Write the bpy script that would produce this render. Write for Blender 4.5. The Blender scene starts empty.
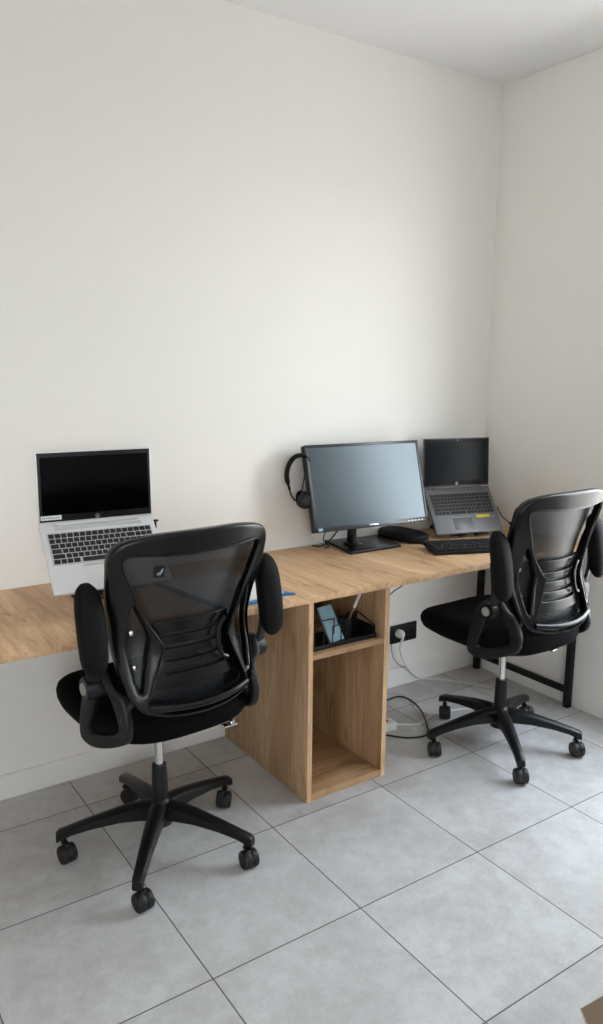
import bpy, bmesh, math, random
from mathutils import Vector, Matrix
random.seed(7)
sc = bpy.context.scene
COL = sc.collection
PI = math.pi
R = math.radians

# ------------------------------------------------------------------ materials
def new_mat(name):
    m = bpy.data.materials.new(name); m.use_nodes = True
    nt = m.node_tree
    return m, nt, nt.nodes['Principled BSDF']
def sset(b, **k):
    names = {'base': 'Base Color', 'rough': 'Roughness', 'metal': 'Metallic', 'spec': 'Specular IOR Level',
             'coat': 'Coat Weight', 'coatr': 'Coat Roughness', 'sheen': 'Sheen Weight', 'sheenr': 'Sheen Roughness'}
    for a, v in k.items():
        i = b.inputs[names[a]]
        i.default_value = (*v, 1) if a == 'base' else v
def N(nt, t, **kw):
    n = nt.nodes.new(t)
    for k, v in kw.items(): setattr(n, k, v)
    return n
def plain(name, base, rough=.5, noise=0.06, scale=60, bump=0.0, **k):
    """solid colour with slight procedural variation and optional fine bump"""
    m, nt, b = new_mat(name)
    sset(b, base=base, rough=rough, **k)
    tc = N(nt, 'ShaderNodeTexCoord')
    no = N(nt, 'ShaderNodeTexNoise'); no.inputs['Scale'].default_value = scale; no.inputs['Detail'].default_value = 3
    nt.links.new(tc.outputs['Object'], no.inputs['Vector'])
    mx = N(nt, 'ShaderNodeMix', data_type='RGBA')
    mx.inputs[6].default_value = (*[c * (1 - noise) for c in base], 1)
    mx.inputs[7].default_value = (*[min(1, c * (1 + noise)) for c in base], 1)
    nt.links.new(no.outputs['Fac'], mx.inputs[0]); nt.links.new(mx.outputs[2], b.inputs['Base Color'])
    if bump:
        bp = N(nt, 'ShaderNodeBump'); bp.inputs['Strength'].default_value = bump; bp.inputs['Distance'].default_value = .001
        nt.links.new(no.outputs['Fac'], bp.inputs['Height']); nt.links.new(bp.outputs[0], b.inputs['Normal'])
    return m

def wood(name, axis, tint=1.0, offs=0.0):
    m, nt, b = new_mat(name)
    sset(b, rough=.5, spec=.35)
    tc = N(nt, 'ShaderNodeTexCoord')
    def mp(s_long, s_cross, loc):
        n = N(nt, 'ShaderNodeMapping')
        s = [s_cross] * 3; s[axis] = s_long
        n.inputs['Scale'].default_value = s; n.inputs['Location'].default_value = (loc, loc * 1.7, loc * .6)
        nt.links.new(tc.outputs['Object'], n.inputs['Vector']); return n
    def noise(mapn, scale, det, rg=.55, dist=0):
        n = N(nt, 'ShaderNodeTexNoise'); n.inputs['Scale'].default_value = scale; n.inputs['Detail'].default_value = det
        n.inputs['Roughness'].default_value = rg; n.inputs['Distortion'].default_value = dist
        nt.links.new(mapn.outputs[0], n.inputs['Vector']); return n
    broad = noise(mp(1.2, 5.5, 3 + offs), 1.0, 4, .6, .6)       # broad plank tone
    fine = noise(mp(4, 70, 8 + offs), 1.0, 5, .65, .2)          # fine fibre
    knots = noise(mp(5, 11, 21 + offs), 1.0, 2, .5, .8)
    cr = N(nt, 'ShaderNodeValToRGB')
    e = cr.color_ramp.elements
    e[0].position = .30; e[0].color = (.40 * tint, .238 * tint, .124 * tint, 1)
    e[1].position = .68; e[1].color = (.71 * tint, .485 * tint, .292 * tint, 1)
    nt.links.new(broad.outputs['Fac'], cr.inputs['Fac'])
    cf = N(nt, 'ShaderNodeValToRGB'); e = cf.color_ramp.elements
    e[0].position = .32; e[0].color = (.72, .68, .64, 1); e[1].position = .62; e[1].color = (1.06, 1.05, 1.04, 1)
    nt.links.new(fine.outputs['Fac'], cf.inputs['Fac'])
    ck = N(nt, 'ShaderNodeValToRGB'); e = ck.color_ramp.elements
    e[0].position = .22; e[0].color = (.42, .34, .28, 1); e[1].position = .40; e[1].color = (1, 1, 1, 1)
    nt.links.new(knots.outputs['Fac'], ck.inputs['Fac'])
    m1 = N(nt, 'ShaderNodeMix', data_type='RGBA', blend_type='MULTIPLY'); m1.inputs[0].default_value = 1
    nt.links.new(cr.outputs[0], m1.inputs[6]); nt.links.new(cf.outputs[0], m1.inputs[7])
    m2 = N(nt, 'ShaderNodeMix', data_type='RGBA', blend_type='MULTIPLY'); m2.inputs[0].default_value = .8
    nt.links.new(m1.outputs[2], m2.inputs[6]); nt.links.new(ck.outputs[0], m2.inputs[7])
    nt.links.new(m2.outputs[2], b.inputs['Base Color'])
    bp = N(nt, 'ShaderNodeBump'); bp.inputs['Strength'].default_value = .12; bp.inputs['Distance'].default_value = .0006
    nt.links.new(fine.outputs['Fac'], bp.inputs['Height']); nt.links.new(bp.outputs[0], b.inputs['Normal'])
    return m

TILE, TX, TY = .45, -2.4831, -.1974
def tile_mat():
    m, nt, b = new_mat('grey_stone_tiles')
    sset(b, spec=.35)
    tc = N(nt, 'ShaderNodeTexCoord'); sx = N(nt, 'ShaderNodeSeparateXYZ'); nt.links.new(tc.outputs['Object'], sx.inputs[0])
    def math_(op, a, v=None, c=None):
        n = N(nt, 'ShaderNodeMath', operation=op)
        for i, x in enumerate((a, v, c)):
            if x is None: continue
            if isinstance(x, (int, float)): n.inputs[i].default_value = x
            else: nt.links.new(x, n.inputs[i])
        return n.outputs[0]
    def edge(o, off):
        u = math_('DIVIDE', math_('SUBTRACT', o, off), TILE)
        fr = math_('FRACT', u)
        return math_('MULTIPLY', math_('MINIMUM', fr, math_('SUBTRACT', 1.0, fr)), TILE), math_('FLOOR', u)
    dx, ix = edge(sx.outputs[0], TX); dy, iy = edge(sx.outputs[1], TY)
    d = math_('MINIMUM', dx, dy)
    g = N(nt, 'ShaderNodeMapRange'); g.inputs[1].default_value = .0011; g.inputs[2].default_value = .0021
    nt.links.new(d, g.inputs[0])           # 0 in the grout, 1 on the tile
    cid = N(nt, 'ShaderNodeCombineXYZ'); nt.links.new(ix, cid.inputs[0]); nt.links.new(iy, cid.inputs[1])
    wn = N(nt, 'ShaderNodeTexWhiteNoise'); nt.links.new(cid.outputs[0], wn.inputs['Vector'])
    va = N(nt, 'ShaderNodeVectorMath', operation='MULTIPLY_ADD')
    nt.links.new(wn.outputs['Color'], va.inputs[0]); va.inputs[1].default_value = (30, 30, 30); nt.links.new(tc.outputs['Object'], va.inputs[2])
    def noise(sc_, det, r=.6):
        n = N(nt, 'ShaderNodeTexNoise'); n.inputs['Scale'].default_value = sc_; n.inputs['Detail'].default_value = det
        n.inputs['Roughness'].default_value = r; nt.links.new(va.outputs[0], n.inputs['Vector']); return n.outputs['Fac']
    n1, n2, n3 = noise(3.5, 6, .65), noise(22, 5, .7), noise(150, 2)
    s = math_('ADD', math_('MULTIPLY', n1, .58), math_('ADD', math_('MULTIPLY', n2, .36), math_('MULTIPLY', n3, .15)))
    s = math_('ADD', s, math_('MULTIPLY', math_('SUBTRACT', wn.outputs['Value'], .5), .05))
    cr = N(nt, 'ShaderNodeValToRGB'); e = cr.color_ramp.elements
    e[0].position = .36; e[0].color = (.425, .409, .405, 1)
    e[1].position = .66; e[1].color = (.640, .647, .642, 1)
    nt.links.new(s, cr.inputs['Fac'])
    mx = N(nt, 'ShaderNodeMix', data_type='RGBA'); nt.links.new(g.outputs[0], mx.inputs[0])
    mx.inputs[6].default_value = (.085, .08, .073, 1); nt.links.new(cr.outputs[0], mx.inputs[7])
    nt.links.new(mx.outputs[2], b.inputs['Base Color'])
    rr = N(nt, 'ShaderNodeMapRange'); rr.inputs[3].default_value = .50; rr.inputs[4].default_value = .64; nt.links.new(n2, rr.inputs[0])
    nt.links.new(rr.outputs[0], b.inputs['Roughness'])
    hh = math_('ADD', math_('MULTIPLY', g.outputs[0], 1.0), math_('MULTIPLY', n2, .12))
    bp = N(nt, 'ShaderNodeBump'); bp.inputs['Strength'].default_value = .5; bp.inputs['Distance'].default_value = .0012
    nt.links.new(hh, bp.inputs['Height']); nt.links.new(bp.outputs[0], b.inputs['Normal'])
    return m

def mesh_fabric(name, col, opacity):
    """woven see-through net: fine threads with gaps too small to resolve"""
    m, nt, b = new_mat(name)
    sset(b, base=col, rough=.40, spec=.5)
    tr = N(nt, 'ShaderNodeBsdfTransparent'); mx = N(nt, 'ShaderNodeMixShader')
    tc = N(nt, 'ShaderNodeTexCoord'); no = N(nt, 'ShaderNodeTexNoise'); no.inputs['Scale'].default_value = 260
    nt.links.new(tc.outputs['Object'], no.inputs['Vector'])
    mr = N(nt, 'ShaderNodeMapRange'); mr.inputs[3].default_value = opacity - .12; mr.inputs[4].default_value = opacity + .12
    nt.links.new(no.outputs['Fac'], mr.inputs[0]); nt.links.new(mr.outputs[0], mx.inputs[0])
    nt.links.new(tr.outputs[0], mx.inputs[1]); nt.links.new(b.outputs[0], mx.inputs[2])
    nt.links.new(mx.outputs[0], nt.nodes['Material Output'].inputs['Surface'])
    return m

def glass_mat():
    m, nt, b = new_mat('window_glass')
    tr = N(nt, 'ShaderNodeBsdfTransparent'); tr.inputs[0].default_value = (.97, .98, .98, 1)
    gl = N(nt, 'ShaderNodeBsdfGlossy'); gl.inputs['Roughness'].default_value = .02
    lw = N(nt, 'ShaderNodeLayerWeight'); lw.inputs[0].default_value = .5
    pw = N(nt, 'ShaderNodeMath', operation='POWER'); pw.inputs[1].default_value = 5
    fr = N(nt, 'ShaderNodeMath', operation='MULTIPLY_ADD'); fr.inputs[1].default_value = .9; fr.inputs[2].default_value = .04
    nt.links.new(lw.outputs['Facing'], pw.inputs[0]); nt.links.new(pw.outputs[0], fr.inputs[0])
    mx = N(nt, 'ShaderNodeMixShader')
    nt.links.new(fr.outputs[0], mx.inputs[0]); nt.links.new(tr.outputs[0], mx.inputs[1]); nt.links.new(gl.outputs[0], mx.inputs[2])
    nt.links.new(mx.outputs[0], nt.nodes['Material Output'].inputs['Surface'])
    return m

M = {
    'wall': plain('warm_white_paint', (.885, .868, .835), .7, .012, 9, .05),
    'ceiling': plain('ceiling_paint', (.88, .885, .90), .8, .01, 8),
    'skirting': plain('white_skirting_paint', (.87, .86, .84), .4, .01, 10),
    'frame_white': plain('white_window_frame', (.8, .8, .8), .4),
    'tiles': tile_mat(),
    'oak_y': wood('oak_grain_along_depth', 1, 1.12),
    'oak_z': wood('oak_grain_upright', 2, .90, 5),
    'oak_x': wood('oak_grain_along_width', 0, .92, 11),
    'oak_edge': wood('oak_edge_band', 2, 1.30, 17),
    'plastic': plain('black_plastic', (.005, .005, .0055), .40, .1, 200, .05, spec=.35),
    'plastic_gloss': plain('black_satin_plastic', (.0035, .0035, .004), .27, .05, 120, spec=.38),
    'fabric': plain('black_seat_fabric', (.003, .003, .0035), .9, .25, 500, .5, spec=.08),
    'pad': plain('black_arm_pad', (.004, .004, .0045), .65, .1, 300, .15, spec=.16),
    'net': mesh_fabric('black_back_net', (.007, .009, .012), .76),
    'rubber': plain('caster_rubber', (.005, .005, .0055), .5, .1, 200),
    'chrome': plain('chrome', (.72, .72, .72), .12, .02, 30, metal=1.0),
    'disc': plain('grey_cap', (.30, .30, .29), .4),
    'black_metal': plain('black_powder_metal', (.006, .006, .0065), .5, .1, 200, .1, spec=.3),
    'silver': plain('silver_aluminium', (.78, .785, .79), .38, .02, 90, metal=.35),
    'darkgrey': plain('dark_grey_aluminium', (.15, .15, .155), .42, .03, 90, metal=.5),
    'hinge_grey': plain('dark_hinge', (.10, .10, .11), .4, .03, 90),
    'screen': plain('laptop_glass', (.001, .001, .0015), .16, .02, 20, spec=.15),
    'screen2': plain('matte_laptop_screen', (.002, .003, .006), .20, .02, 20, spec=.12),
    'monitor': plain('monitor_panel', (.007, .014, .020), .28, .02, 20, spec=1.0),
    'bezel': plain('black_bezel', (.005, .005, .0055), .45, .05, 100, spec=.3),
    'bezel_grey': plain('monitor_bezel', (.035, .040, .045), .30, .05, 100),
    'key_black': plain('black_keys', (.008, .008, .009), .55, .05, 200),
    'key_grey': plain('dark_keys', (.006, .006, .007), .55, .05, 200),
    'deck_dark': plain('key_well', (.13, .13, .135), .5, .05, 100),
    'deck_silver': plain('light_key_well', (.55, .55, .56), .4, .03, 100),
    'white': plain('white_plastic', (.78, .78, .76), .4, .02, 60),
    'paper': plain('white_paper', (.80, .80, .80), .8, .02, 60),
    'label_grey': plain('label_print', (.30, .31, .33), .6),
    'logo': plain('pale_logo', (.62, .64, .66), .35, metal=.5),
    'blue': plain('blue_plastic', (.012, .17, .42), .35, .05, 60),
    'paleblue': plain('pale_blue_card', (.28, .47, .58), .38, .04, 30),
    'yellow': plain('yellow_sticker', (.70, .55, .05), .6),
    'red': plain('red_switch', (.35, .02, .02), .4),
    'cable': plain('black_cable', (.012, .012, .012), .5),
    'grey_cable': plain('grey_cable', (.25, .25, .25), .5),
    'penwhite': plain('white_pen', (.65, .62, .58), .35),
    'brown': plain('brown_pencil_wood', (.22, .12, .07), .5),
    'card': plain('brown_cardboard', (.17, .112, .068), .85, .08, 40, .1),
    'cardedge': plain('cardboard_cut_edge', (.62, .52, .42), .85, .05, 90),
    'pouch': plain('black_pouch_fabric', (.005, .005, .006), .6, .2, 300, .3, spec=.2),
    'glass': glass_mat(),
}

for _n in M['monitor'].node_tree.nodes:
    if _n.type == 'BSDF_PRINCIPLED': _n.inputs['Specular Tint'].default_value = (.82, .94, 1, 1)

# ------------------------------------------------------------------ helpers
def link(name, me, mat, parent=None, smooth=35):
    o = bpy.data.objects.new(name, me); COL.objects.link(o)
    for mm in (mat if isinstance(mat, (list, tuple)) else [mat]): me.materials.append(M[mm])
    if smooth:
        for p in me.polygons: p.use_smooth = True
        try: me.set_sharp_from_angle(angle=R(smooth))
        except Exception: pass
    if parent is not None: o.parent = parent
    return o
def obj(name, bm, mat, parent=None, smooth=35):
    bmesh.ops.recalc_face_normals(bm, faces=bm.faces)
    me = bpy.data.meshes.new(name); bm.to_mesh(me); bm.free()
    return link(name, me, mat, parent, smooth)
def tag(o, label, cat, group=None):
    o['label'] = label; o['category'] = cat
    if group: o['group'] = group
    return o
def thing(name, label, cat, loc=(0, 0, 0), rotz=0, group=None):
    o = bpy.data.objects.new(name, None); COL.objects.link(o); o.empty_display_size = .05
    o.location = loc; o.rotation_euler = (0, 0, rotz)
    return tag(o, label, cat, group)
def struct(o): o['kind'] = 'structure'; return o

def add_box(bm, lo, hi, bev=0, mtx=None, seg=2):
    v = [bm.verts.new((x, y, z)) for x in (lo[0], hi[0]) for y in (lo[1], hi[1]) for z in (lo[2], hi[2])]
    f = [bm.faces.new([v[i] for i in q]) for q in ((0, 1, 3, 2), (4, 6, 7, 5), (0, 4, 5, 1), (2, 3, 7, 6), (0, 2, 6, 4), (1, 5, 7, 3))]
    vs = set(v)
    if bev:
        es = {e for ff in f for e in ff.edges}
        r = bmesh.ops.bevel(bm, geom=list(es), offset=bev, segments=seg, profile=.5, affect='EDGES')
        vs = {x for x in v if x.is_valid} | set(r['verts'])
    if mtx is not None: bmesh.ops.transform(bm, matrix=mtx, verts=list(vs))
    return bm
def box(lo, hi, bev=0, mtx=None, seg=2): return add_box(bmesh.new(), lo, hi, bev, mtx, seg)
def smooth_path(pts, n=6, closed=False):
    P = [Vector(p) for p in pts]; out = []; L = len(P)
    rng = range(L if closed else L - 1)
    for i in rng:
        p0 = P[i - 1] if (i > 0 or closed) else P[0] * 2 - P[1]
        p1 = P[i]; p2 = P[(i + 1) % L]
        p3 = P[(i + 2) % L] if (i + 2 < L or closed) else P[-1] * 2 - P[-2]
        for k in range(n):
            t = k / n
            out.append(.5 * ((2 * p1) + (p2 - p0) * t + (2 * p0 - 5 * p1 + 4 * p2 - p3) * t * t + (3 * p1 - p0 - 3 * p2 + p3) * t ** 3))
    if not closed: out.append(P[-1])
    return out
def add_tube(bm, pts, r, n=8, closed=False, flat=None):
    """tube along pts; r float or list; flat=(a,b) scales the section"""
    P = [Vector(p) for p in pts]; L = len(P)
    rs = r if isinstance(r, (list, tuple)) else [r] * L
    rings = []; up = None
    for i, p in enumerate(P):
        a = P[i - 1] if (i or closed) else P[0]; b = P[(i + 1) % L] if (i < L - 1 or closed) else P[-1]
        t = (b - a).normalized()
        if up is None:
            up = Vector((0, 0, 1)) if abs(t.z) < .9 else Vector((1, 0, 0))
        s = t.cross(up).normalized(); up = s.cross(t).normalized()
        fa, fb = flat or (1, 1)
        rings.append([bm.verts.new(p + (s * math.cos(2 * PI * k / n) * fa + up * math.sin(2 * PI * k / n) * fb) * rs[i]) for k in range(n)])
    for i in range(L if closed else L - 1):
        A, B = rings[i], rings[(i + 1) % L]
        for k in range(n): bm.faces.new((A[k], A[(k + 1) % n], B[(k + 1) % n], B[k]))
    if not closed:
        bm.faces.new(rings[0][::-1]); bm.faces.new(rings[-1])
    return bm
def tube(pts, r, n=8, closed=False, flat=None): return add_tube(bmesh.new(), pts, r, n, closed, flat)
def add_lathe(bm, prof, n=24, mtx=None):
    """prof = [(r, z)...] about local z"""
    rings = []; vs = []
    for r, z in prof:
        ring = [bm.verts.new((r * math.cos(2 * PI * k / n), r * math.sin(2 * PI * k / n), z)) for k in range(n)]
        rings.append(ring); vs += ring
    for A, B in zip(rings, rings[1:]):
        for k in range(n): bm.faces.new((A[k], A[(k + 1) % n], B[(k + 1) % n], B[k]))
    bm.faces.new(rings[0][::-1]); bm.faces.new(rings[-1])
    if mtx is not None: bmesh.ops.transform(bm, matrix=mtx, verts=vs)
    return bm
def lathe(prof, n=24, mtx=None): return add_lathe(bmesh.new(), prof, n, mtx)
def align(to, loc):
    return Matrix.Translation(loc) @ Vector(to).to_track_quat('Z', 'Y').to_matrix().to_4x4()
def plate(loops, th, bev, fn, step=.025, seg=2):
    """flat 2-D outline with holes -> bevelled plate -> cut finely -> every vertex mapped by fn(u, v, w)"""
    cu = bpy.data.curves.new('tmp', 'CURVE'); cu.dimensions = '2D'; cu.fill_mode = 'BOTH'
    cu.extrude = max(th / 2 - bev, .0001); cu.bevel_depth = bev; cu.bevel_resolution = seg; cu.offset = -bev
    for lp in loops:
        sp = cu.splines.new('POLY'); sp.points.add(len(lp) - 1); sp.use_cyclic_u = True
        for p, q in zip(sp.points, lp): p.co = (q[0], q[1], 0, 1)
    o = bpy.data.objects.new('tmp', cu); COL.objects.link(o)
    dg = bpy.context.evaluated_depsgraph_get(); dg.update()
    me = bpy.data.meshes.new_from_object(o.evaluated_get(dg))
    bpy.data.objects.remove(o); bpy.data.curves.remove(cu)
    bm = bmesh.new(); bm.from_mesh(me); bpy.data.meshes.remove(me)
    bmesh.ops.remove_doubles(bm, verts=bm.verts, dist=.00005)
    xs = [v.co.x for v in bm.verts]; ys = [v.co.y for v in bm.verts]
    for ax, (a, b) in ((0, (min(xs), max(xs))), (1, (min(ys), max(ys)))):
        k = math.floor(a / step) + 1
        while k * step < b:
            no = Vector((1, 0, 0)) if ax == 0 else Vector((0, 1, 0))
            bmesh.ops.bisect_plane(bm, geom=bm.verts[:] + bm.edges[:] + bm.faces[:], dist=1e-6, plane_co=no * (k * step + 1e-4), plane_no=no)
            k += 1
    for v in bm.verts: v.co = fn(v.co.x, v.co.y, v.co.z)
    return bm
def S2(pts, n=5): return [(p.x, p.y) for p in smooth_path([(a, b, 0) for a, b in pts], n, True)]
def copy_tree(o, parent=None):
    c = o.copy(); COL.objects.link(c)
    if parent is not None: c.parent = parent
    for ch in list(o.children): copy_tree(ch, c)
    return c

# ------------------------------------------------------------------ the room
RX0, RY0, H = -4.3, -4.2, 2.656
WY0, WY1, WZ0, WZ1, WT = -1.66, -.745, .36, 2.28, .20     # the glazed opening in the right wall
struct(obj('floor', box((RX0 - .3, RY0 - .3, -.1), (WT, .3, 0)), 'tiles', smooth=0))
struct(obj('ceiling', box((RX0 - .3, RY0 - .3, H), (WT, .3, H + .1)), 'ceiling', smooth=0))
struct(obj('wall_back', box((RX0 - .3, 0, 0), (WT, .3, H)), 'wall', smooth=0))
struct(obj('wall_left', box((RX0 - .3, RY0, 0), (RX0, 0, H)), 'wall', smooth=0))
VX0, VX1, VZ0, VZ1 = -4.0, -2.75, .85, 2.2          # unseen window behind the camera, added as fill light
bm = bmesh.new()
add_box(bm, (RX0 - .3, RY0 - .3, 0), (VX0, RY0, H)); add_box(bm, (VX1, RY0 - .3, 0), (WT, RY0, H))
add_box(bm, (VX0, RY0 - .3, VZ1), (VX1, RY0, H)); add_box(bm, (VX0, RY0 - .3, 0), (VX1, RY0, VZ0))
struct(obj('wall_front', bm, 'wall', smooth=0))
bm = bmesh.new()
for (xa, xb, za, zb) in ((VX0, VX0 + .06, VZ0, VZ1), (VX1 - .06, VX1, VZ0, VZ1), (VX0, VX1, VZ0, VZ0 + .06), (VX0, VX1, VZ1 - .06, VZ1), ((VX0 + VX1) / 2 - .04, (VX0 + VX1) / 2 + .04, VZ0, VZ1)):
    add_box(bm, (xa, RY0 - .22, za), (xb, RY0 - .16, zb), .005)
fill_wf = struct(obj('fill_window', bm, 'frame_white'))
bm = bmesh.new()
add_box(bm, (0, WY1, 0), (WT, 0, H)); add_box(bm, (0, RY0, 0), (WT, WY0, H))
add_box(bm, (0, WY0, WZ1), (WT, WY1, H)); add_box(bm, (0, WY0, 0), (WT, WY1, WZ0))
bmesh.ops.remove_doubles(bm, verts=bm.verts, dist=1e-5)
struct(obj('wall_right', bm, 'wall', smooth=0))
def skirting(a, b, inward):
    # profile: flat board with a rounded top, swept from a to b
    a = Vector(a); b = Vector(b); n = Vector(inward)
    prof = [(0, 0), (.013, 0), (.013, .074), (.011, .080), (.006, .084), (0, .084)]
    bm = bmesh.new()
    ra = [bm.verts.new(a + n * d + Vector((0, 0, z))) for d, z in prof]
    rb = [bm.verts.new(b + n * d + Vector((0, 0, z))) for d, z in prof]
    k = len(prof)
    for i in range(k): bm.faces.new((ra[i], ra[(i + 1) % k], rb[(i + 1) % k], rb[i]))
    bm.faces.new(ra[::-1]); bm.faces.new(rb)
    return bm
struct(obj('baseboard_back', skirting((RX0, 0, 0), (0, 0, 0), (0, -1, 0)), 'skirting', smooth=20))
struct(obj('baseboard_right', skirting((0, -.013, 0), (0, WY1, 0), (-1, 0, 0)), 'skirting', smooth=20))
# window in the right wall, just outside the picture, which lights the room
bm = bmesh.new()
fx0, fx1 = WT - .09, WT - .03
for (ya, yb, za, zb) in ((WY0, WY0 + .06, WZ0, WZ1), (WY1 - .06, WY1, WZ0, WZ1), (WY0, WY1, WZ0, WZ0 + .07), (WY0, WY1, WZ1 - .06, WZ1)):
    add_box(bm, (fx0, ya, za), (fx1, yb, zb), .006)
wf = struct(obj('window_1', bm, 'frame_white'))
pn = obj('pane', box((fx0 + .026, WY0 + .05, WZ0 + .06), (fx0 + .032, WY1 - .05, WZ1 - .05)), 'glass', wf, smooth=0); pn['kind'] = 'structure'
pn = obj('pane', box((VX0 + .05, RY0 - .193, VZ0 + .05), (VX1 - .05, RY0 - .187, VZ1 - .05)), 'glass', fill_wf, smooth=0); pn['kind'] = 'structure'

# ------------------------------------------------------------------ desk (long top + steel end frame)
DZ, DD, DT = .7243, .600, .0235
desk = thing('desk', 'long light oak worktop running along the wall, black steel end frame in the corner', 'desk')
bm = box((RX0 + .7, -DD, DZ - DT), (-.006, -.002, DZ), .0012)
top = obj('tabletop', bm, 'oak_y', desk)
LZ = DZ - DT
for yy in (-.599, -.072):
    obj('leg', box((-.052, yy, 0), (-.025, yy + .027, LZ), .002), 'black_metal', desk)
obj('crossbar', box((-.050, -.5715, .064), (-.027, -.0725, .089), .002), 'black_metal', desk)
obj('crossbar', box((-.051, -.5715, LZ - .028), (-.026, -.0725, LZ - .001), .002), 'black_metal', desk)

# ------------------------------------------------------------------ open cabinet under the desk
cab = thing('open_cabinet', 'tall open oak cabinet with one shelf standing under the desk', 'cabinet', (-1.2425, -.59, 0))
cw, cd, pt = .1695, .572, .0185
for s in (-1, 1):
    x0 = s * cw - (pt if s > 0 else 0)
    obj('side_panel', box((x0, 0, 0), (x0 + pt, cd, LZ - .0005), .0008), 'oak_z', cab)
    e = obj('edge_strip', box((x0, -.0012, 0), (x0 + pt, 0, LZ - .0005)), 'oak_edge', cab, smooth=0)
obj('bottom_panel', box((-cw + pt, .0, .0), (cw - pt, cd - .012, .024), .0008), 'oak_x', cab)
obj('shelf', box((-cw + pt, .0, .501), (cw - pt, cd - .012, .519), .0008), 'oak_x', cab)
obj('back_panel', box((-cw + pt, cd - .012, 0), (cw - pt, cd, LZ - .001)), 'oak_z', cab, smooth=0)

# ------------------------------------------------------------------ office chair
def spline_tab(pts):
    tab = [(p.x, p.y) for p in smooth_path([(a, b, 0) for a, b in pts], 12)]
    def f(z):
        if z <= tab[0][0]: return tab[0][1]
        for (a, ya), (b, yb) in zip(tab, tab[1:]):
            if z <= b: return ya + (yb - ya) * (z - a) / max(1e-9, b - a)
        return tab[-1][1]
    return f
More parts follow.
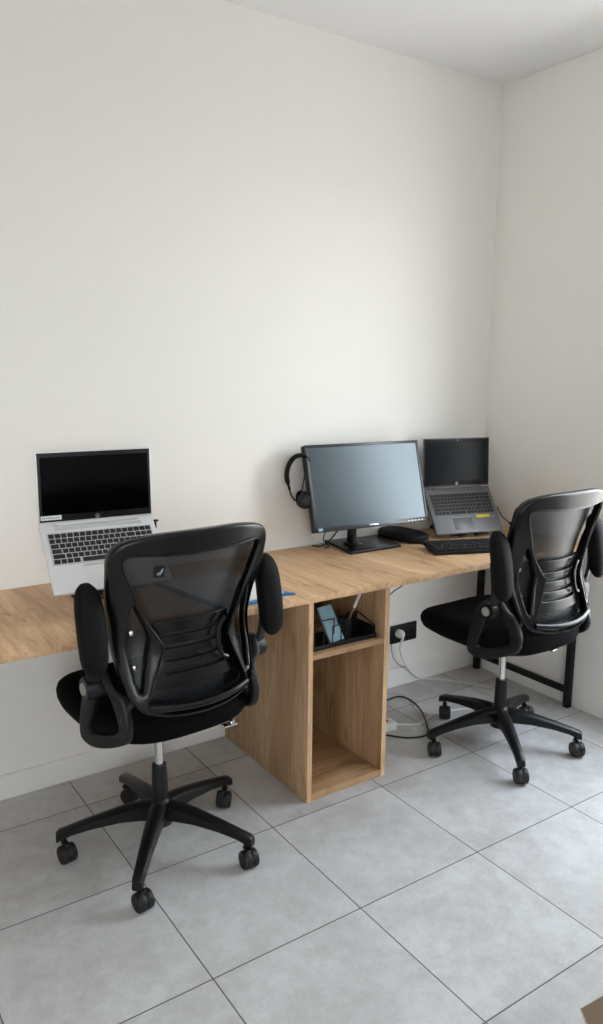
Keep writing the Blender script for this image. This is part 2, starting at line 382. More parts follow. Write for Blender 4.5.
# spine curve of the backrest (local y of its centre at height z) and how strongly its sides wrap forward
y0 = spline_tab([(.50, -.262), (.58, -.262), (.65, -.255), (.73, -.244), (.82, -.249), (.92, -.260), (1.06, -.264)])
KK = spline_tab([(.50, 1.1), (.58, 1.35), (.66, 1.8), (.74, 2.05), (.82, 1.75), (.90, 1.25), (.98, .90), (1.06, .75)])
def back_map(off=0.0):
    return lambda u, v, w: Vector((u, y0(v) + KK(v) * u * u + w + off, v))
def make_chair(label):
    t = thing('office_chair', label, 'chair', group='black office chairs at the desk')
    # --- base, column
    bm = lathe([(.024, .070), (.036, .074), (.040, .100), (.038, .140), (.030, .150), (.0245, .156), (.0225, .262), (.021, .266)], 24)
    for k in range(5):
        a = 2 * PI * k / 5; d = Vector((math.cos(a), math.sin(a), 0)); s = Vector((-d.y, d.x, 0))
        secs = [(.012, .150, .088, .026), (.06, .149, .098, .026), (.12, .140, .100, .0235), (.20, .122, .092, .020), (.262, .106, .080, .0175), (.296, .097, .066, .0165), (.306, .088, .062, .0145)]
        rings = []
        for (r_, zt, zb, w) in secs:
            c = .35 * w
            q = [(-w, zb + c), (-w * .92, zt - c), (-w * .6, zt - c * .25), (0, zt), (w * .6, zt - c * .25), (w * .92, zt - c), (w, zb + c), (w * .8, zb), (-w * .8, zb)]
            rings.append([bm.verts.new(d * r_ + s * x + Vector((0, 0, z))) for x, z in q])
        for A, B in zip(rings, rings[1:]):
            for i in range(9): bm.faces.new((A[i], A[(i + 1) % 9], B[(i + 1) % 9], B[i]))
        bm.faces.new(rings[0][::-1]); bm.faces.new(rings[-1])
    base = obj('star_base', bm, 'plastic', t, 40)
    obj('gas_lift', lathe([(.0135, .262), (.0135, .40)], 20), 'chrome', t)
    for k in range(5):
        # caster in its own coordinates: stem at the origin, wheels trailing along -x
        hood = tube([(-.030, 0, .034), (-.018, 0, .052), (0, 0, .056), (.006, 0, .050)], [.006, .009, .010, .008], 10)
        add_lathe(hood, [(.0065, .048), (.0065, .075)], 12)
        add_lathe(hood, [(.024, -.006), (.024, .006)], 20, align((0, 1, 0), (-.018, 0, .0268)))
        h = obj('caster', hood, 'plastic', t)
        for sgn in (-1, 1):
            w = lathe([(.012, 0), (.0262, .0004), (.0272, .002), (.0275, .010), (.0272, .0175), (.0250, .0215), (.018, .0225), (.017, .0210), (.006, .0210)], 26,
                      align((0, sgn, 0), (-.018, sgn * .0004, .0276)))
            obj('wheel', w, 'rubber', h)
    # --- under-seat mechanism and lever
    bm = box((-.060, -.08, .400), (.060, .12, .446), .012)
    add_lathe(bm, [(.028, .372), (.034, .392)], 20)
    obj('tilt_mechanism', bm, 'black_metal', t)
    bm = tube([(.07, -.05, .405), (.13, -.055, .390), (.185, -.07, .378)], .005, 8)
    add_box(bm, (.170, -.100, .366), (.218, -.058, .374), .003, None)
    add_lathe(bm, [(.007, 0), (.009, .004), (.009, .014), (.006, .018)], 12, align((.3, -.9, .2), (.200, -.078, .374)))
    obj('height_lever', bm, 'chrome', t)
    # --- seat cushion
    def cushion(prof, hw, hd, cy, n=56, e=.62):
        bm = bmesh.new(); rings = []
        for sc_, z, sag in prof:
            ring = []
            for k in range(n):
                a = 2 * PI * k / n; c, s = math.cos(a), math.sin(a)
                x = math.copysign(abs(c) ** e, c) * hw; y = math.copysign(abs(s) ** e, s) * hd
                if y > 0: x *= 1 - .05 * (y / hd) ** 2
                else: x *= 1 - .06 * (y / hd) ** 2
                x *= sc_; y = y * sc_
                zz = z - sag * max(0, y / hd) ** 3 * 1.0 + sag * .6 * (abs(x) / hw) ** 2
                ring.append(bm.verts.new((x, y + cy, zz)))
            rings.append(ring)
        for A, B in zip(rings, rings[1:]):
            for k in range(n): bm.faces.new((A[k], A[(k + 1) % n], B[(k + 1) % n], B[k]))
        bm.faces.new(rings[0][::-1]); bm.faces.new(rings[-1]); return bm
    obj('seat', cushion([(.80, .446, .0), (.90, .449, .006), (.97, .458, .010), (1.0, .474, .014), (1.005, .490, .016), (.985, .505, .018), (.94, .515, .02), (.80, .521, .02), (.5, .517, .02), (.2, .514, .0), (.02, .513, 0)], .250, .272, .034), 'fabric', t, 60)
    obj('seat_pan', cushion([(.70, .436, 0), (.86, .440, .006), (.90, .450, .006), (.84, .456, .006)], .246, .268, .034), 'plastic', t)
    # --- backrest frame
    def sym(p): return p + [(-x, z) for x, z in reversed(p)]
    outer = sym([(.04, 1.034), (.12, 1.032), (.19, 1.022), (.222, 1.006), (.236, .978), (.236, .94), (.229, .86), (.216, .78), (.207, .70), (.199, .63), (.186, .588), (.155, .556), (.09, .540), (.03, .535)])
    win = sym([(.03, .972), (.10, .974), (.170, .978), (.196, .972), (.199, .952), (.178, .90), (.147, .82), (.106, .748), (.097, .732), (.099, .712), (.118, .66), (.141, .605), (.146, .588), (.139, .576), (.09, .571), (.03, .568)])
    slot = [(.170, .845), (.178, .828), (.180, .76), (.177, .69), (.170, .630), (.163, .613), (.155, .625), (.143, .69), (.132, .74), (.134, .762), (.155, .815)]
    loops = [S2(outer, 3), S2(win, 3), S2(slot, 3), S2([(-x, z) for x, z in slot], 3)]
    obj('back_frame', plate(loops, .032, .009, back_map()), 'plastic_gloss', t, 50)
    # raised lip round the window, catches the light
    lip = [(x * 1.035, .77 + (z - .77) * 1.015) for x, z in S2(win, 4)]
    f = back_map(-.0145)
    obj('frame_rim', tube([f(x, z, 0) for x, z in lip], .0030, 6, True), 'plastic_gloss', t, 60)
    f = back_map(-.015)
    cb = [f(x, z, 0) for x, z in [(-.150, .576), (-.10, .569), (-.05, .565), (0, .564), (.05, .565), (.10, .569), (.150, .576)]]
    obj('lower_rail', tube(smooth_path(cb, 4), .0065, 10, flat=(1.5, 1.5)), 'plastic_gloss', t, 60)
    # net
    netl = S2(sym([(.04, 1.012), (.14, 1.012), (.212, .992), (.224, .95), (.218, .86), (.207, .78), (.198, .70), (.188, .63), (.160, .578), (.06, .560)]), 3)
    obj('back_net', plate([netl], .0016, .0003, back_map(.030)), 'net', t, 60)
    # lumbar support: curved plate with four slots between five bars
    Lo = sym([(.03, .788), (.100, .788), (.116, .776), (.118, .74), (.120, .68), (.124, .63), (.116, .612), (.05, .607)])
    lo = [S2(Lo, 3)]
    for k in range(4):
        zc = .650 + k * .0335
        w = .088
        lo.append([(-w, zc - .0055), (w, zc - .0055), (w + .004, zc), (w, zc + .0055), (-w, zc + .0055), (-w - .004, zc)])
    def lumb(u, v, w): return Vector((u, y0(v) + KK(v) * u * u + w + .018 + .004 * (1 - (u / .12) ** 2), v))
    obj('lumbar_support', plate(lo, .010, .0025, lumb, .03), 'plastic_gloss', t, 50)
    fm = back_map(-.004)
    pth = [fm(.090, .772, 0), fm(.076, .760, 0), fm(.066, .735, 0), fm(.065, .70, 0), fm(.073, .672, 0), fm(.092, .660, 0)]
    obj('lumbar_slider', tube(smooth_path(pth, 5), .0050, 8, flat=(1.0, 1.3)), 'plastic_gloss', t)
    for s in (-1, 1):
        for zz in (.760, .668):
            p_ = back_map(.020)(s * .158, zz, 0)
            obj('screw', lathe([(.0075, 0), (.0075, .003), (.004, .005)], 14, align((s * .1, -1, 0), p_)), 'chrome', t)
    for s in (-1, 1):
        bm = tube(smooth_path([(s * .170, -.212, .60), (s * .188, -.208, .578), (s * .200, -.206, .556), (s * .204, -.208, .535)], 4), .013, 8, flat=(1.2, .8))
        obj('back_joint', bm, 'plastic', t)
    # --- arms, folded up beside the back
    for s in (-1, 1):
        sh = lambda P: [(-.040 + (a + .004) * .62, b) for a, b in P]
        lo = S2(sh([(-.045, .600), (-.025, .560), (-.004, .490), (-.010, .448), (-.06, .432), (-.13, .436), (-.22, .456), (-.290, .482), (-.312, .520), (-.302, .560), (-.262, .615), (-.215, .655), (-.175, .672), (-.12, .655), (-.085, .640)]), 4)
        ho = S2(sh([(-.118, .590), (-.095, .545), (-.070, .492), (-.085, .474), (-.15, .480), (-.232, .498), (-.250, .516), (-.240, .545), (-.20, .595), (-.165, .612)]), 4)
        def armf(u, v, w, s=s):
            inn = .052 * max(0, min(1, (-u - .03) / .18)) * (1 if v < .60 else max(.45, 1 - (v - .60) / .05))
            return Vector((s * (.250 - inn + w), u, v))
        a = obj('arm_bracket', plate([lo, ho], .024, .007, armf), 'plastic', t, 50)
        hub = lathe([(.028, 0), (.031, .004), (.031, .052), (.028, .058)], 24, align((s, 0, 0), (s * .222, -.138, .624)))
        obj('arm_hub', hub, 'plastic', t)
        obj('hub_cap', lathe([(.0165, 0), (.0165, .003), (.014, .005)], 24, align((s, 0, 0), (s * .2795, -.138, .624))), 'disc', t)
        link_ = tube(smooth_path([(s * .255, -.142, .634), (s * .260, -.158, .66), (s * .268, -.165, .72), (s * .272, -.158, .80)], 5), .013, 8, flat=(1.5, .7))
        obj('arm_post', link_, 'plastic', t)
        # padded armrest standing upright
        bm = bmesh.new(); rings = []
        c = [(-.202, .676), (-.201, .694), (-.198, .72), (-.192, .77), (-.183, .82), (-.173, .865), (-.165, .893), (-.160, .908)]
        sc_ = [.35, .74, .93, 1.0, 1.0, .93, .70, .32]
        pp = smooth_path([(q[0], q[1], z) for q, z in zip(c, sc_)], 4)
        n = 20
        for p in pp:
            ring = []
            for k in range(n):
                aa = 2 * PI * k / n; cx, sy = math.cos(aa), math.sin(aa)
                x = math.copysign(abs(cx) ** .75, cx) * .036 * p.z; yv = math.copysign(abs(sy) ** .75, sy) * .031 * p.z
                ring.append(bm.verts.new((s * .272 + x, p.x + yv, p.y)))
            rings.append(ring)
        for A, B in zip(rings, rings[1:]):
            for k in range(n): bm.faces.new((A[k], A[(k + 1) % n], B[(k + 1) % n], B[k]))
        bm.faces.new(rings[0][::-1]); bm.faces.new(rings[-1])
        obj('arm_pad', bm, 'pad', t, 60)
    return t
def set_base(ch, ang, rad, swivels):
    k = 0
    for c in ch.children:
        if c.name.startswith('star_base'): c.rotation_euler = (0, 0, ang)
        if c.name.startswith('caster'):
            a = ang + 2 * PI * k / 5
            c.location = (math.cos(a) * .284, math.sin(a) * .284, 0)
            c.rotation_euler = (0, 0, swivels[k] - ch.rotation_euler.z); k += 1
chair = make_chair('black mesh-back office chair in front of the silver laptop, left of the cabinet')
chair_b = copy_tree(chair)
chair_b['label'] = 'black mesh-back office chair right of the cabinet, in front of the dark grey laptop'
chair.location = (-1.913, -.530, 0); chair.rotation_euler = (0, 0, R(3.9))
chair_b.location = (-.541, -.647, 0); chair_b.rotation_euler = (0, 0, R(2.2))
set_base(chair, R(162.1 - 3.9), .284, [R(98), R(100), R(88), R(50), R(120)])
set_base(chair_b, R(164.6 - 2.2), .29, [R(58), R(60), R(62), R(75), R(50)])
# small square tag hanging on the net of the left chair
f = back_map(.025)
pts = [(-.1, .945), (-.074, .943), (-.077, .914), (-.103, .917)]
tagm = plate([[(-.115, .912), (-.088, .910), (-.085, .940), (-.112, .942)]], .0012, .0003, f)
tg = obj('care_tag', tagm, 'bezel', chair)
mk = obj('mark', tube([f(x, z, -.0012) for x, z in S2([(-.106, .920), (-.099, .918), (-.094, .924), (-.091, .934), (-.096, .926), (-.101, .923)], 3)], .0008, 5, True), 'logo', tg)

# ------------------------------------------------------------------ laptops
def make_laptop(name, label, hinge, yaw, slope, tilt, W, D, HS, body, scr, bez, well, keym, rows, pos, keyw=1.0, bw=.008, chin=.020):
    t = thing(name, label, 'laptop', hinge, yaw)
    # deck coordinates: x right, y from hinge (0) to front (-D), z up; pitched so that the front is low
    Mb = Matrix.Rotation(slope, 4, 'X')
    th = .014
    b = obj('base', box((-W / 2, -D, -th), (W / 2, 0, 0), .004, Mb, 3), body, t)
    # keyboard well + keys
    ky1, ky0 = -.034, -.034 - .105 * D / .235
    kx = W / 2 * keyw - .018
    kp = obj('keyboard', box((-kx - .003, ky0 - .003, -.0002), (kx + .003, ky1 + .003, .0006), .0003, Mb), well, t)
    nrow = len(rows); ph = (ky1 - ky0) / nrow
    for r_, row in enumerate(rows):
        tot = sum(row); x = -kx; y1 = ky1 - r_ * ph
        for w in row:
            ww = w / tot * 2 * kx
            k = box((x + ww * .07, y1 - ph * .88, .0006), (x + ww * .93, y1 - ph * .06, .0022), .0005, Mb, 1)
            obj('key', k, keym, kp, 30); x += ww
    obj('hinge_bar', tube([Mb @ Vector((-W * .36, -.004, .003)), Mb @ Vector((W * .36, -.004, .003))], .005, 10), body if name == 'silver_laptop' else 'hinge_grey', t)
    obj('speaker_strip', box((-W * .38, -.022, 0), (W * .38, -.012, .0005), 0, Mb), 'deck_silver' if body == 'silver' else 'hinge_grey', t, 0)
    # lid: in its own plane, x right, z up, thickness behind
    Ml = Matrix.Rotation(-tilt, 4, 'X')
    lid = obj('lid', box((-W / 2, 0, .002), (W / 2, .006, HS), .003, Ml, 3), body, t)
    obj('bezel', box((-W / 2 + .004, -.0012, .008), (W / 2 - .004, .0005, HS - .004), .0005, Ml), bez, lid)
    obj('screen', box((-W / 2 + .004 + bw, -.0020, .008 + chin), (W / 2 - .004 - bw, -.0010, HS - .004 - bw * 1.6), 0, Ml), scr, lid, 0)
    # round maker's mark: disc ring with two slanted letter strokes
    bm = bmesh.new()
    for (xa, za, xb, zb) in ((-.0032, -.0035, -.0012, .0045), (-.0021, .0012, -.0002, .0012), (-.0002, .0012, -.0012, -.0035), (.0006, -.0050, .0022, .0016), (.0022, .0016, .0038, .0014), (.0038, .0014, .0030, -.0022), (.0030, -.0022, .0014, -.0022)):
        add_tube(bm, [Ml @ Vector((xa + .0, -.0021, .016 + za)), Ml @ Vector((xb, -.0021, .016 + zb))], .0006, 5)
    add_tube(bm, [Ml @ Vector((.0062 * math.cos(a), -.0020, .016 + .0062 * math.sin(a))) for a in [2 * PI * k / 20 for k in range(20)]], .0005, 5, True)
    obj('maker_mark', bm, 'logo', lid)
    obj('webcam', lathe([(.0022, 0), (.0022, .0008)], 12, Ml @ align((0, -1, 0), (.004, -.0012, HS - .0085))), 'logo' if body != 'silver' else 'hinge_grey', lid)
    return t, Mb, Ml
rows15 = [[1] * 17, [1] * 13 + [1.6] + [1] * 3, [1.5] + [1] * 12 + [1.1] + [1] * 3, [1.8] + [1] * 11 + [1.8] + [1] * 3, [2.2] + [1] * 10 + [2.4] + [1] * 3, [1.2, 1, 1, 1.2, 5.2, 1, 1, 1, 1, 1] + [1] * 3]
rows14 = [[1] * 15, [1] * 13 + [1.6], [1.5] + [1] * 12 + [1.1], [1.8] + [1] * 11 + [1.8], [2.2] + [1] * 10 + [2.4], [1.2, 1, 1, 1.2, 5.0, 1, 1, 1, 1, 1]]
W1, D1, H1 = .345, .235, .215
lap1, Mb1, Ml1 = make_laptop('silver_laptop', 'silver laptop with black screen and white corner label, raised at the left of the desk', (-1.993, -.302, .981), R(-4.3), R(45.1), R(1.2),
    W1, D1, H1, 'silver', 'screen', 'bezel', 'deck_silver', 'key_black', rows15, 0)
obj('touchpad', box((-.075, -.205, 0), (.035, -.148, .0004), .0002, Mb1), 'silver', lap1)
obj('touchpad_button', box((-.075, -.1525, .0), (.035, -.145, .0009), .0003, Mb1), 'deck_silver', lap1)
st = obj('sticker', box((-W1 / 2 + .006, -.0028, .014), (-W1 / 2 + .066, -.0018, .027), .0003, Ml1), 'paper', lap1)
st['label'] = 'white inventory label in the corner of the screen'
bm = bmesh.new()
for i in range(9):
    add_box(bm, (-W1 / 2 + .010 + i * .0058, -.0031, .018), (-W1 / 2 + .0135 + i * .0058, -.0027, .023), 0, Ml1)
obj('print', bm, 'label_grey', st, 0)
W2, D2, H2 = .330, .2240, .2145
lap2, Mb2, Ml2 = make_laptop('grey_laptop', 'dark grey laptop with a yellow sticker raised on a stand near the corner', (-.302, -.127, .927), R(-14.3), R(53.0), R(4.1),
    W2, D2, H2, 'darkgrey', 'screen2', 'bezel', 'deck_dark', 'key_grey', rows15, 0)
obj('touchpad', box((-.070, -.205, 0), (.025, -.150, .0004), .0002, Mb2), 'darkgrey', lap2)
obj('touchpad_button', box((-.070, -.150, .0), (.025, -.146, .0008), .0003, Mb2), 'disc', lap2)
s_ = obj('sticker', box((.052, -.155, .0), (.120, -.141, .0006), .0002, Mb2), 'yellow', lap2); s_['label'] = 'yellow sticker on the palm rest'
obj('round_sticker', lathe([(.006, 0), (.006, .0006)], 14, Mb2 @ align((0, 0, 1), (.136, -.153, 0))), 'disc', lap2)

# laptop stands: sloped plate with front hooks on a folding foot
def make_stand(label, hinge, yaw, slope, D, zc, group='folding laptop stands'):
    t = thing('laptop_stand', label, 'laptop stand', (hinge[0], hinge[1], DZ), yaw, group)
    h = hinge[2] - DZ
    Mb = Matrix.Translation((0, 0, h)) @ Matrix.Rotation(slope, 4, 'X')
    th = .0155
    bm = bmesh.new()
    bw = .075
    for s in (-1, 1): add_box(bm, (s * bw - .018, -D - .004, -th - .005), (s * bw + .018, -.03, -th), .002, Mb)
    add_box(bm, (-bw, -.10, -th - .005), (bw, -.05, -th), .002, Mb)
    obj('support_plate', bm, 'black_metal', t)
    bm = bmesh.new()
    for s in (-1, 1): add_box(bm, (s * bw * .55 - .016, -D - .008, -th - .005), (s * bw * .55 + .016, -D - .003, .004), .0015, Mb)
    for s in (-1, 1): add_box(bm, (s * bw * .55 - .016, -D - .006, -th - .005), (s * bw * .55 + .016, -D + .05, -th - .001), .0015, Mb)
    add_box(bm, (-bw, -D + .03, -th - .0055), (bw, -D + .05, -th - .0005), .0015, Mb)
    obj('front_hook', bm, 'black_metal', t)
    yb = .0
    obj('foot_plate', box((-.065, yb + .03, 0), (.065, yb + .13, .005), .002), 'black_metal', t)
    bm = bmesh.new()
    for s in (-1, 1):
        a = Mb @ Vector((s * .06, -.075, -th - .006)); add_tube(bm, [(s * .06, yb + .10, .006), a], .006, 8)
    obj('strut', bm, 'black_metal', t)
    return t
make_stand('black folding stand holding up the silver laptop', (-1.993, -.302, .981), R(-4.3), R(45.1), D1, 0)
make_stand('black folding stand holding up the dark grey laptop', (-.302, -.127, .927), R(-14.3), R(53.0), D2, 0)
# small black T-shaped dongle in the side of the silver laptop
bm = box((.0, -.005, -.003), (.018, .005, .003), .001)
add_box(bm, (.006, -.004, -.024), (.012, .004, -.002), .001)
dg = tag(obj('usb_dongle', bm, 'bezel'), 'small black T-shaped dongle at the right side of the silver laptop', 'dongle')
dg.location = (-1.8215, -.3150, .965); dg.rotation_euler = (0, 0, R(-4.3))

# ------------------------------------------------------------------ monitor
mon = thing('monitor', 'wide black desktop monitor on a flat square stand in the middle of the desk', 'monitor', (-.820, -.190, 0), R(-4.64))
MW, MH = .547, .3415
Mm = Matrix.Translation((0, 0, .815)) @ Matrix.Rotation(-R(15.9), 4, 'X')
obj('housing', box((-MW / 2, .001, 0), (MW / 2, .030, MH), .004, Mm), 'bezel', mon)
bm = bmesh.new()
bz = .011
for lo, hi in (((-MW / 2, -.004, MH - bz), (MW / 2, .002, MH)), ((-MW / 2, -.004, 0), (MW / 2, .002, .018)), ((-MW / 2, -.004, 0), (-MW / 2 + bz, .002, MH)), ((MW / 2 - bz, -.004, 0), (MW / 2, .002, MH))):
    add_box(bm, lo, hi, .0012, Mm)
bzl = obj('bezel', bm, 'bezel_grey', mon)
obj('screen', box((-MW / 2 + bz, -.0018, .018), (MW / 2 - bz, .001, MH - bz), 0, Mm), 'monitor', mon, 0)
obj('maker_mark', box((-.022, -.0046, .006), (.022, -.0038, .012), .0002, Mm), 'logo', bzl)
bm = bmesh.new()
for i in range(5): add_box(bm, (.17 + i * .017, -.0046, .0065), (.178 + i * .017, -.0038, .0105), .0002, Mm)
obj('control_buttons', bm, 'logo', bzl)
s_ = obj('sticker', box((-MW / 2 + .014, -.0046, .004), (-MW / 2 + .034, -.0038, .015), .0002, Mm), 'paleblue', bzl)
bm = box((-.11, .030, .09), (.11, .050, .27), .008, Mm)
obj('rear_cover', bm, 'bezel', mon)
cx = -.060
bm = bmesh.new()
add_box(bm, (cx - .018, .058, DZ + .012), (cx + .018, .080, .885), .005)
add_box(bm, (cx - .028, .030, DZ + .010), (cx + .028, .090, DZ + .022), .004)
obj('column', bm, 'plastic_gloss', mon)
bm = plate([[(-.138, -.050), (.115, -.032), (.130, .160), (-.118, .182)]], .012, .003, lambda u, v, w: Vector((u, v, DZ + .0062 + w)), .2)
obj('stand_base', bm, 'plastic_gloss', mon)

# ------------------------------------------------------------------ headset hanging at the monitor's left edge
hs = thing('headset', 'black headset with boom microphone hanging at the left edge of the monitor', 'headset', (-1.108, -.080, 1.006))
hs.rotation_euler = (0, 0, R(-8))
arc = smooth_path([(-.042, 0, -.030), (-.054, 0, .020), (-.046, .003, .062), (-.020, .005, .094), (.012, .005, .100), (.036, .004, .082), (.046, .002, .030), (.045, 0, -.02)], 5)
rr = [.006] * 3 + [.011] * (len(arc) - 6) + [.006] * 3
obj('headband', tube(arc, rr, 10, flat=(1.3, .8)), 'pad', hs)
bm = tube(smooth_path([(-.042, 0, -.028), (-.034, 0, -.052), (-.018, 0, -.075)], 4), .0035, 8)
add_tube(bm, smooth_path([(.045, 0, -.02), (.040, 0, -.05), (.024, 0, -.078)], 4), .0035, 8)
obj('slider_arm', bm, 'plastic', hs)
for dx, dy, ax in ((.012, -.022, (-.45, -.85, .15)), (.032, .016, (.55, -.8, .1))):
    e = obj('ear_cup', lathe([(.015, -.016), (.026, -.012), (.030, -.002), (.030, .006), (.026, .012), (.012, .015)], 22, align(ax, (dx, dy, -.072))), 'plastic', hs)
    obj('ear_cushion', lathe([(.020, -.028), (.031, -.024), (.033, -.016), (.028, -.011)], 22, align(ax, (dx, dy, -.072))), 'fabric', e)
obj('microphone_boom', tube(smooth_path([(-.012, -.03, -.070), (-.004, -.034, -.020), (.006, -.036, .030), (.012, -.036, .048)], 5), [.0024] * 12 + [.0038] * 4, 8), 'bezel', hs)

# ------------------------------------------------------------------ external keyboard, pouch, cables on the desk
kb = thing('keyboard', 'black full-size keyboard lying on the desk below the dark grey laptop', 'keyboard', (-.470, -.430, DZ), R(-21))
KX, KY = .215, .066
obj('body', plate([[(-KX, -KY), (KX, -KY), (KX, KY), (-KX, KY)]], .016, .004, lambda u, v, w: Vector((u, v, .0085 + w + .10 * max(0, v + KY))), .5), 'bezel', kb)
sl = .10
xk = -KX + .008
pitch = (2 * KX - .016) / 21.5
for r_ in range(6):
    y1 = KY - .008 - r_ * .0195
    x = xk
    row = [1] * 21 if r_ < 5 else [1.3, 1.2, 1.3, 5.4, 1.3, 1.3, 1.5, 1, 1, 1, 1, 1, 1, 1, 1]
    if r_ in (3,): row = [1.8] + [1] * 11 + [2.2] + [1] * 6
    if r_ in (4,): row = [2.2] + [1] * 10 + [2.8] + [1] * 6
    tot = sum(row)
    for w in row:
        ww = w / tot * (2 * KX - .016)
        zb = .0165 + sl * (y1 - .009 + KY)
        obj('key', box((x + .0012, y1 - .0172, zb), (x + ww - .0012, y1, zb + .005), .0012, None, 1), 'key_grey', kb, 30)
        x += ww

bm = bmesh.new(); rings = []
n = 28
path = [(-.120, .10), (-.112, .50), (-.090, .85), (-.04, 1.0), (.02, 1.0), (.07, .92), (.098, .70), (.114, .42), (.119, .10)]
for x, s in path:
    ring = []
    for k in range(n):
        a = 2 * PI * k / n; c, sn = math.cos(a), math.sin(a)
        z = .020 + math.copysign(abs(sn) ** .8, sn) * .026 * (.35 + .65 * s)
        if sn < 0: z = .020 - .020 * abs(sn) ** .6
        ring.append(bm.verts.new((x, math.copysign(abs(c) ** .8, c) * .066 * s, z)))
    rings.append(ring)
for A, B in zip(rings, rings[1:]):
    for k in range(n): bm.faces.new((A[k], A[(k + 1) % n], B[(k + 1) % n], B[k]))
bm.faces.new(rings[0][::-1]); bm.faces.new(rings[-1])
po = tag(obj('pouch', bm, 'pouch', None, 60), 'rounded black pouch lying on the desk right of the monitor foot', 'pouch')
po.location = (-.600, -.120, DZ); po.rotation_euler = (0, 0, R(-80))
zp = tube([(x, .0, .020 + .0263 * (.35 + .65 * s)) for x, s in path[2:-2]], .0016, 6)
obj('zipper', zp, 'plastic_gloss', po)

def cable(name, label, pts, r, mat='cable', cat='cable', n=8):
    return tag(obj(name, tube(smooth_path(pts, n), r, 8), mat, None, 60), label, cat)
c = cable('power_cable', 'thin black power cable at the right side of the dark grey laptop',
      [(-.146, -.227, .838), (-.105, -.222, .790), (-.075, -.220, .772), (-.052, -.222, .756)], .0022)
pl = tube([(-.052, -.222, .756), (-.036, -.226, .744), (-.020, -.232, .7335)], [.0055, .0075, .0085], 10)
obj('plug', pl, 'bezel', c)
cable('monitor_cable', 'black cable drooping behind the left foot of the monitor',
      [(-.870, -.045, .86), (-.875, -.040, .800), (-.905, -.045, .768), (-.938, -.050, .745), (-.975, -.052, .7285), (-1.0, -.040, .7275), (-1.005, -.025, .7275)], .0030)
cable('monitor_cable', 'thin black cable behind the monitor column dropping to the desk top',
      [(-.830, -.020, .86), (-.880, -.012, .790), (-.925, -.012, .775), (-.945, -.020, .745), (-.955, -.070, .7268), (-.985, -.085, .7268)], .0022)

# ------------------------------------------------------------------ notepad with blue board, by the left chair
np_ = thing('notepad', 'white notepad on a blue board lying on the desk behind the left chair', 'notepad', (-1.608, -.392, DZ), R(8.5))
obj('board', plate([S2([(-.125, -.178), (.115, -.178), (.127, -.165), (.127, .165), (.115, .178), (-.125, .178), (-.137, .165), (-.137, -.165)], 2)], .008, .002, lambda u, v, w: Vector((u, v, .0042 + w)), .5), 'blue', np_)
obj('paper_pad', box((-.130, -.166, .0082), (.108, .172, .0130), .0006), 'paper', np_)

# ------------------------------------------------------------------ things in the cabinet compartment
SZ = .519
og = thing('desk_organizer', 'black wire desk organizer with a pen cup on the cabinet shelf', 'organizer', (-1.243, -.515, SZ), R(0))
ox, oy = .132, .052
bm = bmesh.new()
add_box(bm, (-ox, -oy, .001), (ox, oy, .004), .0008)
for (a, b) in (((-ox, -oy), (ox, -oy)), ((ox, -oy), (ox, oy)), ((ox, oy), (-ox, oy)), ((-ox, oy), (-ox, -oy))):
    add_tube(bm, [(a[0], a[1], .014), (b[0], b[1], .014)], .0020, 6)
    add_tube(bm, [(a[0], a[1], .0), (a[0], a[1], .020)], .0022, 6)
add_box(bm, (-ox, -oy - .0006, .002), (ox, -oy + .0006, .012)); add_box(bm, (-ox, oy - .0006, .002), (ox, oy + .0006, .020))
obj('tray', bm, 'black_metal', og)
def hoop(x0, x1, y, z0, z1):
    return smooth_path([(x0, y, z0), (x0, y, z1 - .008), (x0 + .006, y, z1), (x1 - .006, y, z1), (x1, y, z1 - .008), (x1, y, z0)], 4)
obj('letter_hoop', tube(hoop(-.128, -.092, -oy, .004, .075), .0020, 6), 'black_metal', og)
obj('letter_hoop', tube(hoop(-.055, -.020, -oy, .004, .075), .0020, 6), 'black_metal', og)
obj('letter_hoop', tube(hoop(-.128, -.020, -oy + .040, .004, .085), .0020, 6), 'black_metal', og)
bm = bmesh.new()
prof = [(.022, .004), (.024, .076), (.025, .078), (.0235, .078), (.021, .008)]
rings = []
for r_, z in prof: rings.append([bm.verts.new((.036 + r_ * math.cos(2 * PI * k / 24), .0 + r_ * math.sin(2 * PI * k / 24), z)) for k in range(24)])
for A, B in zip(rings, rings[1:]):
    for k in range(24): bm.faces.new((A[k], A[(k + 1) % 24], B[(k + 1) % 24], B[k]))
bm.faces.new(rings[0][::-1]); bm.faces.new(rings[-1])
obj('pen_cup', bm, 'black_metal', og)
bm = bmesh.new()
for (a, b) in (((.082, .050, .070), (.128, .050, .070)), ((.128, .050, .070), (.128, .048, .004)), ((.128, .050, .070), (.128, -.050, .045)), ((.128, -.05, .045), (.128, -.05, .004)), ((.082, .05, .07), (.082, .05, .004))):
    add_tube(bm, [a, b], .0022, 6)
add_box(bm, (.084, .049, .006), (.126, .0505, .069))
add_box(bm, (.1272, -.048, .006), (.1286, .048, .043))
obj('side_tray', bm, 'black_metal', og)
cd_ = box((-.030, -.0025, 0), (.030, .0025, .125), .001)
nb = tag(obj('pocket_notebook', cd_, 'paleblue'), 'pale blue pocket notebook leaning in the wire organizer', 'notebook')
nb.location = (-1.256, -.538, SZ + .008); nb.rotation_euler = (R(-32), R(-3), R(4))
cv = obj('cover', box((-.034, .0026, -.002), (.034, .0046, .128), .0006), 'hinge_grey', nb)
pen = tag(obj('pen', lathe([(.0015, 0), (.004, .010), (.0042, .110), (.0055, .111), (.0056, .160), (.0035, .163)], 12), 'penwhite'), 'white pen standing slanted in the pen cup', 'pen')
pen.location = (-1.224, -.516, SZ + .010); pen.rotation_euler = (R(6), R(24), R(0))
cl = obj('pen_grip', lathe([(.0046, .065), (.0046, .110)], 12), 'brown', pen)

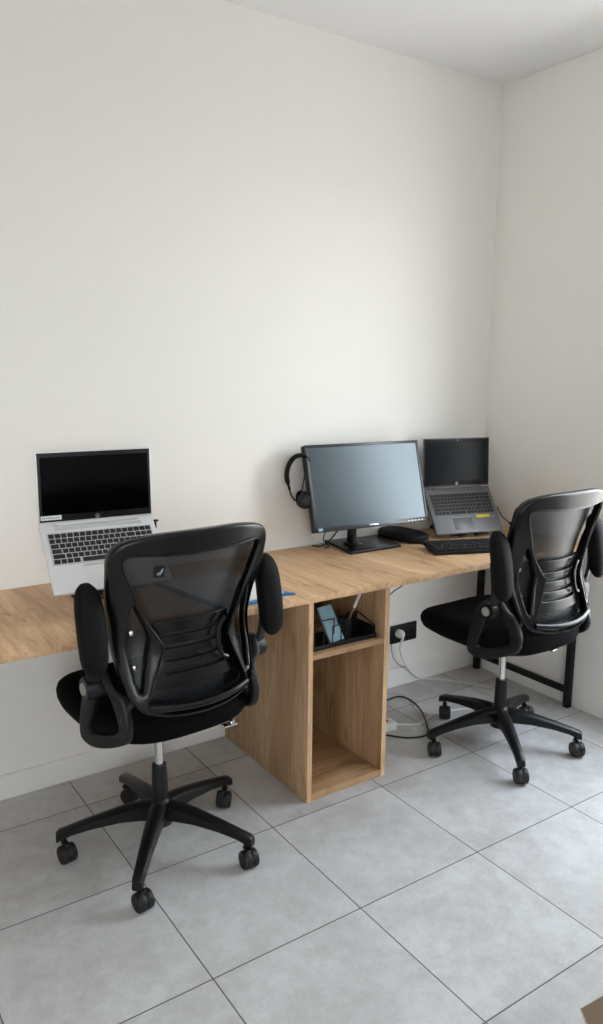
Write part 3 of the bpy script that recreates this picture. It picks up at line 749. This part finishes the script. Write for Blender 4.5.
# ------------------------------------------------------------------ wall socket and leads
so = thing('wall_socket', 'black double wall socket plate low on the wall right of the cabinet', 'socket', (-.475, 0, .250))
obj('faceplate', box((-.078, -.009, -.043), (.078, 0, .043), .003), 'bezel', so)
for dx in (-.038, .038):
    obj('outlet_ring', tube([(dx + .020 * math.cos(2 * PI * k / 28), -.009, .020 * math.sin(2 * PI * k / 28)) for k in range(28)], .0016, 6, True), 'plastic', so)
lead = thing('extension_lead', 'white extension lead plugged into the wall socket with its outlet block beside the cabinet', 'extension lead', (0, 0, 0))
bm = lathe([(.012, 0), (.019, .003), (.0195, .022), (.014, .034), (.007, .040)], 20, align((0, -1, 0), (-.513, -.009, .256)))
add_tube(bm, smooth_path([(-.513, -.040, .256), (-.513, -.046, .245), (-.516, -.040, .225)], 4), .0055, 8)
obj('plug', bm, 'white', lead)
W = [(-.516, -.040, .225), (-.512, -.026, .190), (-.499, -.022, .150), (-.470, -.022, .095), (-.425, -.022, .045), (-.370, -.020, .008), (-.330, -.045, .0045), (-.270, -.110, .0045), (-.192, -.223, .0045), (-.165, -.310, .0045), (-.205, -.400, .0045), (-.300, -.432, .0045), (-.418, -.372, .0045), (-.495, -.346, .0045), (-.576, -.330, .0045), (-.630, -.343, .0045), (-.700, -.361, .0045), (-.770, -.330, .008), (-.800, -.326, .016)]
obj('cord', tube(smooth_path(W, 7), .0040, 8), 'white', lead)
blk = box((-.115, -.025, 0), (.0, .025, .036), .006)
bo = obj('outlet_block', blk, 'white', lead); bo.location = (-.800, -.325, 0); bo.rotation_euler = (0, 0, R(-8))
b2 = obj('rocker_switch', box((-.055, -.010, .036), (-.030, .010, .041), .002), 'red', bo)
cable('floor_cable', 'black cable looping across the floor tiles right of the cabinet',
      [(-.90, -.25, .004), (-.78, -.17, .004), (-.69, -.125, .004), (-.620, -.108, .004), (-.574, -.122, .004), (-.569, -.180, .004), (-.609, -.274, .0125), (-.655, -.355, .0125), (-.709, -.430, .004), (-.752, -.453, .004), (-.808, -.434, .004), (-.845, -.400, .004), (-.895, -.345, .010), (-.935, -.318, .040)], .0035)
cable('desk_cable', 'short black cable under the desk top at the cabinet right side',
      [(-.70, -.125, .44), (-.674, -.12, .478), (-.640, -.12, .502), (-.585, -.12, .524), (-.52, -.12, .58), (-.47, -.115, .66), (-.46, -.11, LZ - .004)], .0025)
cable('wall_cable', 'thin grey cable drooping along the wall below the socket',
      [(-.548, -.006, .212), (-.551, -.014, .180), (-.540, -.018, .140), (-.510, -.022, .105), (-.470, -.022, .086)], .0022, 'grey_cable')

# ------------------------------------------------------------------ cardboard box in the near right corner of the picture
bx = thing('cardboard_box', 'open brown cardboard box whose flap shows at the bottom right corner', 'box', (-1.541, -2.155, 0), R(-4))
hx, hy, hz = .215, .20, .30
bm = bmesh.new()
for lo, hi in (((-hx, -hy, 0), (hx, hy, .004)), ((-hx, -hy, 0), (-hx + .004, hy, hz)), ((hx - .004, -hy, 0), (hx, hy, hz)), ((-hx, -hy, 0), (hx, -hy + .004, hz)), ((-hx, hy - .004, 0), (hx, hy, hz))):
    add_box(bm, lo, hi)
obj('body', bm, 'card', bx, 0)
flap = [(-hx, hy), (-hx + .068, hy + .112), (hx - .068, hy + .112), (hx, hy)]
obj('flap', plate([flap], .004, .0004, lambda u, v, w: Vector((u, v, hz + w)), .5), 'card', bx, 0)
e_ = obj('flap_edge', tube([(flap[0][0], flap[0][1], hz), (flap[1][0], flap[1][1], hz), (flap[2][0], flap[2][1], hz), (flap[3][0], flap[3][1], hz)], .0024, 4), 'cardedge', bx, 0)
obj('flap', plate([[(-hx, -hy), (-hx - .10, -hy + .06), (-hx - .10, hy - .06), (-hx, hy)]], .004, .0004, lambda u, v, w: Vector((-hx + (u + hx) * .25, v, hz - abs(u + hx) * .95 + w)), .5), 'card', bx, 0)

# ------------------------------------------------------------------ daylight
w = bpy.data.worlds.new('World'); sc.world = w; w.use_nodes = True
nt = w.node_tree; bg = nt.nodes['Background']
tc = N(nt, 'ShaderNodeTexCoord'); sx = N(nt, 'ShaderNodeSeparateXYZ'); nt.links.new(tc.outputs['Generated'], sx.inputs[0])
cr = N(nt, 'ShaderNodeValToRGB'); e = cr.color_ramp.elements
e[0].position = .44; e[0].color = (.42, .41, .39, 1)
e[1].position = .53; e[1].color = (.95, .98, 1.0, 1)
x = e.new(.90); x.color = (.78, .87, 1.0, 1)
mr = N(nt, 'ShaderNodeMapRange'); mr.inputs[1].default_value = -1; mr.inputs[2].default_value = 1
nt.links.new(sx.outputs[2], mr.inputs[0]); nt.links.new(mr.outputs[0], cr.inputs['Fac']); nt.links.new(cr.outputs[0], bg.inputs[0])
bg.inputs[1].default_value = 12.6
l2 = bpy.data.lights.new('window_portal', 'AREA'); l2.shape = 'RECTANGLE'; l2.size = VX1 - VX0; l2.size_y = VZ1 - VZ0; l2.cycles.is_portal = True  # portal over the added fill opening behind the camera
o2 = bpy.data.objects.new('window_portal', l2); COL.objects.link(o2); o2.location = ((VX0 + VX1) / 2, RY0 - .31, (VZ0 + VZ1) / 2); o2.rotation_euler = (R(90), 0, R(180))
ld = bpy.data.lights.new('window_portal', 'AREA'); ld.shape = 'RECTANGLE'; ld.size = WY1 - WY0; ld.size_y = WZ1 - WZ0
ld.cycles.is_portal = True
lo_ = bpy.data.objects.new('window_portal', ld); COL.objects.link(lo_)
lo_.location = (WT + .01, (WY0 + WY1) / 2, (WZ0 + WZ1) / 2); lo_.rotation_euler = (R(90), 0, R(90))

# ------------------------------------------------------------------ camera
cam = bpy.data.cameras.new('camera'); co = bpy.data.objects.new('camera', cam); COL.objects.link(co); sc.camera = co
F = 779.472793
cam.sensor_fit = 'VERTICAL'; cam.sensor_height = 36; cam.lens = F * 36 / 1024; cam.clip_start = .05
Rm = Matrix(((0.827755, 0.096347, -0.552756), (-0.561023, 0.157345, -0.812709), (0.008671, 0.982833, 0.184295)))
co.matrix_world = Matrix.Translation((-2.782718, -2.558695, 1.446326)) @ Rm.to_4x4()
vs = sc.view_settings
vs.view_transform = 'Standard'; vs.look = 'None'; vs.gamma = 1; vs.use_curve_mapping = False; vs.exposure = 0.0
sc.cycles.max_bounces = 12; sc.cycles.diffuse_bounces = 8; sc.cycles.transparent_max_bounces = 12
sc.cycles.caustics_reflective = False; sc.cycles.caustics_refractive = False
sc.cycles.sample_clamp_indirect = 6
sc.cycles.use_denoising = True
